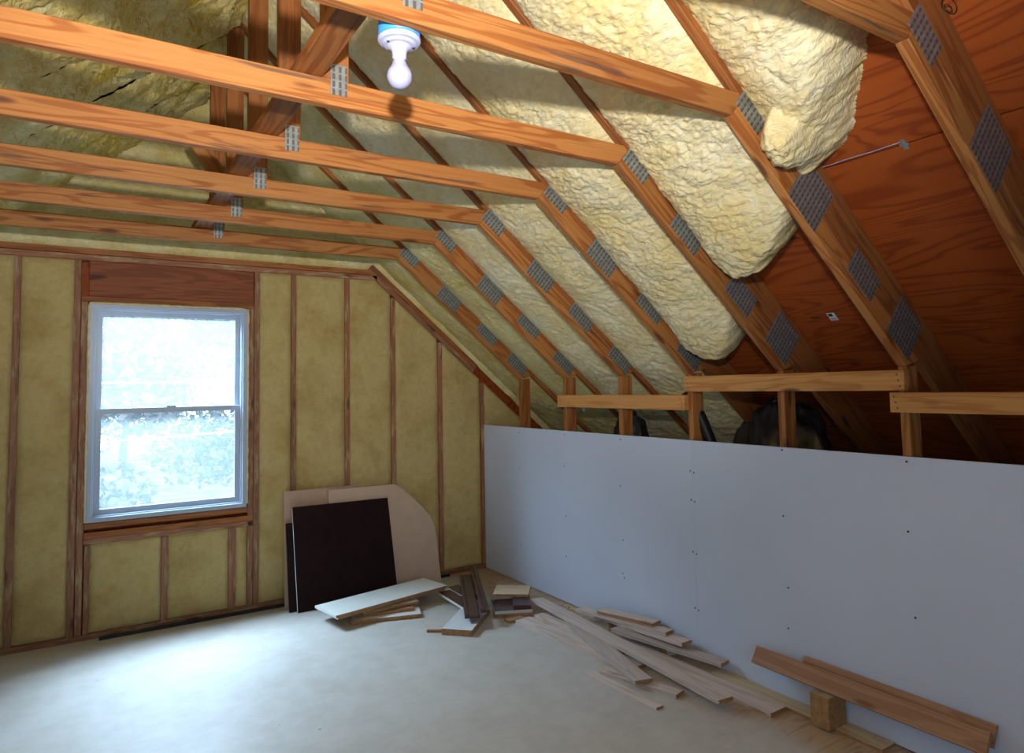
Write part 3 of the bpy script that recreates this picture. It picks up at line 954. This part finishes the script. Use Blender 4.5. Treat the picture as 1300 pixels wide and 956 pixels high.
# dark strips on the floor along the wall
o = beam('floor_strip', (-2.87, -0.086, 0.010), (-1.58, -0.082, 0.010), (0, 0, 1), 0.018, 0.020, MT['black_rubber'])
tag(o, 'long thin black strip lying along the foot of the gable wall', 'strip', 'black strips by the gable wall')
o = beam('floor_strip', (-0.50, -0.085, 0.010), (-0.385, -0.082, 0.010), (0, 0, 1), 0.022, 0.020, MT['black_rubber'])
tag(o, 'short black strip end showing right of the tan clipped panel', 'strip', 'black strips by the gable wall')

# ================================================================== LUMBER PILES ON THE FLOOR
def plank(name, A, B, wd, zA, zB, th, mats, label, cat='plank', group=None, roll=0.0, groove=False):
    """top-face edge A->B (x,y); the board extends to the left of A->B by wd (negative: right); zA,zB are top heights"""
    a = Vector((*A, zA)); b = Vector((*B, zB))
    d = (b - a).normalized()
    side = Vector((-d.y, d.x, 0)).normalized() * (1 if wd > 0 else -1)
    side = (Matrix.Rotation(roll, 3, d) @ side)
    up = d.cross(side).normalized()
    if up.z < 0: up = -up
    w_ = abs(wd)
    c = (a + b) / 2 + side * w_ / 2 - up * th / 2
    L = (b - a).length
    if groove:   # tongue and groove section
        h2 = th / 2
        sec = [(-w_ / 2, -h2), (w_ / 2, -h2), (w_ / 2, -0.003), (w_ / 2 + 0.006, -0.003), (w_ / 2 + 0.006, 0.003), (w_ / 2, 0.003), (w_ / 2, h2), (-w_ / 2, h2),
               (-w_ / 2, 0.003), (-w_ / 2 + 0.006, 0.003), (-w_ / 2 + 0.006, -0.003), (-w_ / 2, -0.003)]
    else:
        h2 = th / 2
        sec = [(-w_ / 2, -h2), (w_ / 2, -h2), (w_ / 2, h2), (-w_ / 2, h2)]
    bm = bmesh.new()
    v0 = [bm.verts.new((-L / 2, y, z)) for y, z in sec]; v1 = [bm.verts.new((L / 2, y, z)) for y, z in sec]
    f = bm.faces.new(v0); f.material_index = 1
    f = bm.faces.new(v1[::-1]); f.material_index = 1
    n = len(sec)
    for i in range(n):
        q = bm.faces.new((v0[i], v0[(i + 1) % n], v1[(i + 1) % n], v1[i]))
        z0_, z1_ = sec[i][1], sec[(i + 1) % n][1]
        q.material_index = 0 if (abs(z0_ - z1_) < 1e-6 and z0_ > 0.0031) else 2
    bmesh.ops.recalc_face_normals(bm, faces=bm.faces)
    me = bpy.data.meshes.new(name); bm.to_mesh(me); bm.free()
    for mm in mats: me.materials.append(mm)
    o = link(name, me, None, None, frame_mat(c, d, up))
    tag(o, label, cat, group)
    return o

FL = (MT['flooring'], MT['edge_brown'], MT['flooring'])
FB = (MT['flooring_brown'], MT['edge_brown'], MT['edge_brown'])
G1 = 'loose flooring planks by the drywall'
def fp(A, B, wd, zA, zB, label, th=0.019, mats=FL, groove=True):
    return plank('flooring_plank', A, B, wd, zA, zB, th, mats, label, 'plank', G1, groove=groove)
fp((-0.542, -1.349), (-0.442, -2.36), 0.119, 0.020, 0.020, 'wide pale plank lying lowest on the left side of the pile')
fp((-0.375, -1.33), (-0.325, -2.15), 0.072, 0.020, 0.020, 'short pale plank end peeking out between two longer planks')
fp((-0.27, -2.02), (-0.247, -3.10), 0.122, 0.020, 0.020, 'broad pale plank on the floor beside the plywood sheet')
fp((-0.321, -1.60), (-0.568, -2.531), 0.100, 0.042, 0.046, 'pale plank crossing diagonally over the pile toward the camera')
fp((-0.285, -1.148), (-0.425, -2.95), 0.092, 0.062, 0.068, 'longest pale plank stretching across the whole pile')
fp((-0.590, -2.274), (-0.47, -2.72), 0.079, 0.020, 0.020, 'short plank with orange edge under the diagonal one')
fp((-0.660, -2.228), (-0.63, -2.75), 0.050, 0.012, 0.012, 'thin whitish lath nearest the camera, left of the pile', th=0.011, groove=False)
fp((-0.235, -1.95), (-0.115, -2.697), 0.076, 0.076, 0.083, 'pale plank with raised dark cut end, right below the stack')
fp((-0.185, -1.534), (-0.145, -2.448), 0.085, 0.078, 0.120, 'lowest of the three stacked planks against the drywall')
fp((-0.215, -1.70), (-0.130, -2.311), 0.076, 0.108, 0.135, 'middle of the three stacked planks against the drywall')
fp((-0.204, -1.784), (-0.123, -2.196), 0.084, 0.133, 0.152, 'topmost orange edged plank of the stack against the drywall', mats=(MT['flooring'], MT['edge_brown'], MT['flooring_brown']))
# packing under the stack
for i, (x, y, z, nm) in enumerate([(-0.132, -1.86, 0.070, 'pale cross batten under the far end of the stacked planks'), (-0.132, -2.32, 0.056, 'pale cross batten under the near end of the stacked planks')]):
    fp((x, y), (x + 0.11, y), 0.05, z, z, nm, th=z - 0.001, groove=False)
# plywood sheet under the brown planks
o = plank('plywood_offcut', (-0.118, -2.62), (-0.118, -3.55), 0.100, 0.012, 0.012, 0.011, (MT['ply_edge'], MT['edge_brown'], MT['edge_brown']), 'pale plywood offcut with swirling grain on the floor by the drywall', 'plywood')
G2 = 'brown planks propped on the drywall'
plank('brown_plank', (-0.130, -2.905), (-0.130, -3.95), 0.085, 0.165, 0.165, 0.018, FB, 'brown plank standing on edge against the drywall, wide face to the room', 'plank', G2, roll=math.radians(55))
plank('brown_plank', (-0.067, -3.135), (-0.067, -3.95), 0.085, 0.172, 0.172, 0.010, FB, 'second brown plank tucked behind the first, its top edge showing', 'plank', G2, roll=math.radians(60))
plank('support_block', (-0.16, -3.25), (-0.03, -3.25), -0.09, 0.152, 0.152, 0.140, (MT['ply_edge'], MT['edge_brown'], MT['edge_brown']), 'wooden block holding up the brown planks', 'block')

# white shelf board and the boards under it
G3 = 'shelf boards by the leaning panels'
WB = (MT['white_board'], MT['edge_brown'], MT['edge_brown'])
WW = (MT['white_board'], MT['white_board'], MT['edge_brown'])
plank('shelf_board', (-1.569, -0.805), (-0.686, -0.640), 0.295, 0.098, 0.105, 0.016, WW, 'long white laminate shelf board on top of the small pile', 'board', G3)
plank('shelf_board', (-1.552, -0.790), (-0.70, -0.630), 0.285, 0.081, 0.088, 0.016, WW, 'white laminate board directly under the long white shelf board', 'board', G3)
plank('shelf_board', (-1.448, -0.745), (-1.005, -0.885), 0.230, 0.026, 0.026, 0.024, WB, 'white topped board lying flat on the floor under the pile', 'board', G3)
plank('shelf_board', (-1.40, -0.70), (-1.02, -0.80), 0.12, 0.044, 0.044, 0.017, FB, 'narrow brown batten in the middle of the shelf board pile', 'board', G3)
plank('shelf_board', (-1.36, -0.735), (-0.955, -0.735), 0.15, 0.062, 0.066, 0.017, WB, 'brown edged board just under the two white boards', 'board', G3)

# dark trim and laminate pile
G4 = 'dark offcuts in the far corner'
DK = (MT['dark_trim'], MT['trim_edge'], MT['trim_edge'])
DW = (MT['dark_trim'], MT['white_board'], MT['white_board'])
def trim(A, B, wd, zA, zB, label):
    """moulding with two raised beads"""
    a = Vector((*A, zA)); b = Vector((*B, zB)); d = (b - a).normalized()
    side = Vector((d.y, -d.x, 0)).normalized(); up = side.cross(d).normalized()
    if up.z < 0: up = -up
    c = (a + b) / 2 + side * wd / 2
    L = (b - a).length
    t = empty('door_casing', c - Vector((0, 0, 0.02)))
    tag(t, label, 'moulding', G4)
    sec = [(-wd / 2, -0.018), (wd / 2, -0.018), (wd / 2, -0.004), (wd / 2 - 0.008, 0.0), (-wd / 2 + 0.03, -0.002), (-wd / 2 + 0.028, -0.004), (-wd / 2 + 0.024, -0.004),
           (-wd / 2 + 0.021, 0.002), (-wd / 2 + 0.004, 0.002), (-wd / 2, -0.003)]
    bm = bmesh.new()
    v0 = [bm.verts.new((-L / 2, -y, z)) for y, z in sec]; v1 = [bm.verts.new((L / 2, -y, z)) for y, z in sec]
    f = bm.faces.new(v0); f.material_index = 1
    f = bm.faces.new(v1[::-1]); f.material_index = 1
    n = len(sec)
    for i in range(n):
        q = bm.faces.new((v0[i], v0[(i + 1) % n], v1[(i + 1) % n], v1[i])); q.material_index = 0
    bmesh.ops.recalc_face_normals(bm, faces=bm.faces)
    me = bpy.data.meshes.new('moulding'); bm.to_mesh(me); bm.free()
    me.materials.append(MT['dark_trim']); me.materials.append(MT['trim_edge'])
    link('moulding', me, None, t, frame_mat(c, d, up))
    bd = tube_mesh([(-L / 2, wd / 2 - 0.026, 0.0), (L / 2, wd / 2 - 0.026, 0.0)], 0.003, 8)
    link('bead', bd, MT['trim_edge'], t, frame_mat(c, d, up))
    return t
plank('laminate_board', (-0.610, -1.185), (-0.375, -1.307), 0.20, 0.022, 0.022, 0.020, FB, 'brown chipboard offcut at the bottom of the dark pile', 'board', G4)
plank('laminate_board', (-0.600, -1.186), (-0.366, -1.290), 0.26, 0.044, 0.044, 0.020, DW, 'dark laminate offcut with a white left edge on the brown chipboard', 'board', G4)
plank('laminate_board', (-0.467, -1.209), (-0.364, -1.270), 0.22, 0.066, 0.066, 0.020, DK, 'smaller dark laminate offcut with dark red edges', 'board', G4)
plank('plywood_offcut', (-0.486, -0.965), (-0.285, -1.120), 0.22, 0.086, 0.086, 0.018, (MT['ply_edge'], MT['edge_brown'], MT['edge_brown']), 'pale plywood offcut resting on the dark boards near the corner', 'board', G4)
plank('laminate_board', (-0.745, -0.605), (-0.760, -1.03), 0.10, 0.060, 0.060, 0.018, DW, 'dark slat with a white edge left of the mouldings', 'board', G4)
plank('laminate_board', (-0.638, -0.53), (-0.644, -0.93), 0.10, 0.060, 0.060, 0.020, DW, 'dark slat with a white edge behind the mouldings', 'board', G4)
trim((-0.872, -1.265), (-0.440, -0.358), 0.098, 0.088, 0.080, 'wide dark mahogany moulding with a grooved bead, left of the pair')
trim((-0.764, -1.285), (-0.300, -0.270), 0.060, 0.110, 0.102, 'narrow dark mahogany moulding lying over the wide one')
plank('white_block', (-1.035, -1.26), (-0.896, -1.400), 0.45, 0.040, 0.040, 0.038, (MT['white_paint'], MT['edge_brown'], MT['edge_brown']), 'white painted wood offcut with paint spatter and a knot hole', 'block', G4)
plank('wood_stick', (-1.096, -1.168), (-0.98, -1.250), 0.02, 0.017, 0.017, 0.016, FB, 'small brown stick poking out left of the white block', 'stick', G4)
plank('wood_stick', (-0.580, -1.330), (-0.459, -1.335), 0.06, 0.018, 0.018, 0.017, FB, 'brown wedge under the front of the dark pile', 'stick', G4)

# crumbs of foam by the wall
for i in range(6):
    me = lathe_mesh([(0, 0), (0.008, 0.003), (0.010, 0.008), (0.006, 0.014), (0, 0.016)], 7)
    o = link('foam_crumb', me, MT['foam'], None, Matrix.Translation((-0.06 - 0.02 * random.random(), -1.26 - 0.025 * i, 0)) @ Matrix.Rotation(i, 4, 'Z'))
    o.scale = (1, 1.4, 0.7)
    tag(o, 'tiny crumb of pale foam on the floor against the drywall', 'crumb', 'foam crumbs by the drywall')

# ================================================================== BEHIND THE KNEEWALL
def lumpy(name, c, r, mat, label, cat, seed=0, n=48):
    u = np.linspace(0, 2 * np.pi, 2 * n)[:, None] * np.ones((1, n)); v = np.ones((2 * n, 1)) * np.linspace(0, np.pi, n)[None, :]
    uu = np.minimum(u, 2 * np.pi - u)
    d = 1 + 0.16 * fbm(uu * 1.3 + seed, v * 2.2 + seed, 3) + 0.07 * (billow(uu * 5 + seed, v * 5, 2) - .5)
    x = r[0] * d * np.sin(v) * np.cos(u); y = r[1] * d * np.sin(v) * np.sin(u); z = r[2] * d * np.cos(v)
    o = grid_obj(name, np.stack([x + c[0], y + c[1], z + c[2]], -1), mat)
    return tag(o, label, cat)
lumpy('plastic_bag', (0.37, -2.78, 0.72), (0.22, 0.36, 0.72), MT['black_plastic'], 'bulging black plastic bag behind the kneewall posts', 'bag', 4)
lumpy('plastic_bag', (0.34, -1.55, 0.70), (0.20, 0.24, 0.62), MT['black_plastic'], 'dark crumpled plastic bag behind the farthest nailer board', 'bag', 9)
dpts = [(0.05, -2.36, 1.50), (0.08, -2.44, 1.36), (0.10, -2.50, 1.2), (0.11, -2.55, 1.0)]
o = link('flexible_duct', tube_mesh(dpts, 0.035, 12), MT['black_rubber'])
tag(o, 'black flexible duct dropping behind the fourth knee post', 'duct')
o = link('cable_clip', box_mesh(0.03, 0.02, 0.035, 0.004), MT['porcelain'], None, Matrix.Translation((0.12, -1.30, 1.385)))
tag(o, 'tiny white clip on the post behind the farthest nailer board', 'clip')
o.parent = None

# ---- details on the bare plywood
st_o = empty('paper_sticker', slope_pt(1.29, NR1 - 0.001, -3.283))
tag(st_o, 'small white printed sticker on the bare plywood', 'sticker')
def on_sheath(name, s, y, l, wdt, t, mat, parent, dn=0.0):
    c = slope_pt(s, NR1 - 0.0006 - dn, y)
    return link(name, box_mesh(l, wdt, t, 0), mat, parent, frame_mat(c, (ct, 0, -st), (st, 0, ct)))
on_sheath('paper', 1.29, -3.283, 0.052, 0.040, 0.0008, MT['sticker'], st_o)
on_sheath('print', 1.278, -3.278, 0.018, 0.022, 0.0004, MT['ink'], st_o, 0.0006)
on_sheath('print', 1.302, -3.283, 0.003, 0.028, 0.0004, MT['ink'], st_o, 0.0006)
on_sheath('print', 1.309, -3.283, 0.002, 0.028, 0.0004, MT['ink'], st_o, 0.0006)
cl = empty('panel_clip', slope_pt(0.48, NR1 - 0.001, -3.984))
tag(cl, 'small metal clip on the plywood joint', 'clip')
for ds in (-0.012, 0.012):
    on_sheath('clip_leaf', 0.48 + ds, -3.984, 0.02, 0.018, 0.0012, MT['plate'], cl, 0.0003)
on_sheath('clip_web', 0.48, -3.984, 0.01, 0.03, 0.002, MT['plate'], cl, 0.0008)
wp = [slope_pt(0.464 + 0.0015 * math.sin(i * 1.9), NR1 - 0.006 - 0.004 * (6 - i) / 6, -3.66 - 0.053 * i) for i in range(0, 7)]
o = link('thin_wire', tube_mesh(wp, 0.0018, 6), MT['porcelain'])
tag(o, 'thin pale wire running along the plywood joint from the foam edge', 'wire')
lp = [slope_pt(0.065 + 0.03 * math.sin(i * 2 * math.pi / 14) * (1 if i < 15 else .5), NR1 - 0.006 - 0.001 * i, -4.302 + 0.016 * math.cos(i * 2 * math.pi / 14) * (1 if i < 15 else .5)) for i in range(0, 27)]
o = link('wire_loop', tube_mesh(lp, 0.0015, 6), MT['black_rubber'])
tag(o, 'small twisted loop of black wire on the plywood beside the near rafter', 'wire')

# ================================================================== OUTSIDE THE WINDOW
g = abox('ground', -30, 20, 0.6, 60, -3.2, -3.0, MT['grass'], bevel=0)
tag(g, 'pale gravel yard outside below the attic window', 'ground', kind='structure')
def tree(x, y, h, cr, seed, label):
    rnd = np.random.RandomState(seed)
    t = tag(empty('garden_tree', (x, y, -3.0)), label, 'tree', 'trees outside the window')
    pts = [(x + 0.12 * math.sin(i * 1.3 + seed), y, -3.0 + h * 0.9 * i / 6) for i in range(7)]
    link('trunk', tube_mesh(pts, [0.14 - 0.018 * i for i in range(7)], 8), MT['bark'], t)
    n = 9000
    th = rnd.rand(n) * 2 * np.pi; ph = np.arccos(2 * rnd.rand(n) - 1)
    cl_ = rnd.randint(0, 9, n)
    cc = (rnd.rand(9, 3) - .5) * np.array([1.5 * cr, 1.5 * cr, h * 0.55])
    rr = cr * 0.52 * rnd.rand(n) ** 0.4
    P = np.stack([rr * np.sin(ph) * np.cos(th), rr * np.sin(ph) * np.sin(th), rr * np.cos(ph)], -1) + cc[cl_] + np.array([x, y, -3.0 + h * 0.62])
    d1 = rnd.randn(n, 3); d1 /= np.linalg.norm(d1, axis=1)[:, None]
    d2 = np.cross(d1, rnd.randn(n, 3)); d2 /= np.linalg.norm(d2, axis=1)[:, None]
    sz = 0.05 + 0.07 * rnd.rand(n)[:, None]
    V = np.stack([P - d1 * sz, P + d2 * sz * .55, P + d1 * sz, P - d2 * sz * .55], 1).reshape(-1, 3)
    me = bpy.data.meshes.new('crown')
    me.from_pydata(V.tolist(), [], [(4 * i, 4 * i + 1, 4 * i + 2, 4 * i + 3) for i in range(n)])
    o = link('crown', me, MT['leaf'], t); o['kind'] = 'stuff'
tree(-2.9, 6.5, 8.2, 1.3, 1, 'leafy tree filling the left of the window view')
tree(0.3, 12.0, 8.6, 2.0, 2, 'leafy tree filling the right of the window view')
tree(-1.9, 18.5, 10.0, 2.6, 3, 'taller tree behind the others outside the window')
for (p0, p1, lb) in (((-4.5, 3.5, 1.70), (0.5, 3.5, 1.72), 'pale cable crossing the upper window pane outdoors'), ((-4.5, 3.2, 1.02), (0.5, 3.2, 1.20), 'pale slanting cable crossing the lower window pane outdoors')):
    pts = [Vector(p0).lerp(Vector(p1), i / 8) - Vector((0, 0, 0.03 * math.sin(math.pi * i / 8))) for i in range(9)]
    o = link('outdoor_cable', tube_mesh(pts, 0.011, 6), MT['cable'])
    tag(o, lb, 'cable', 'cables outside')
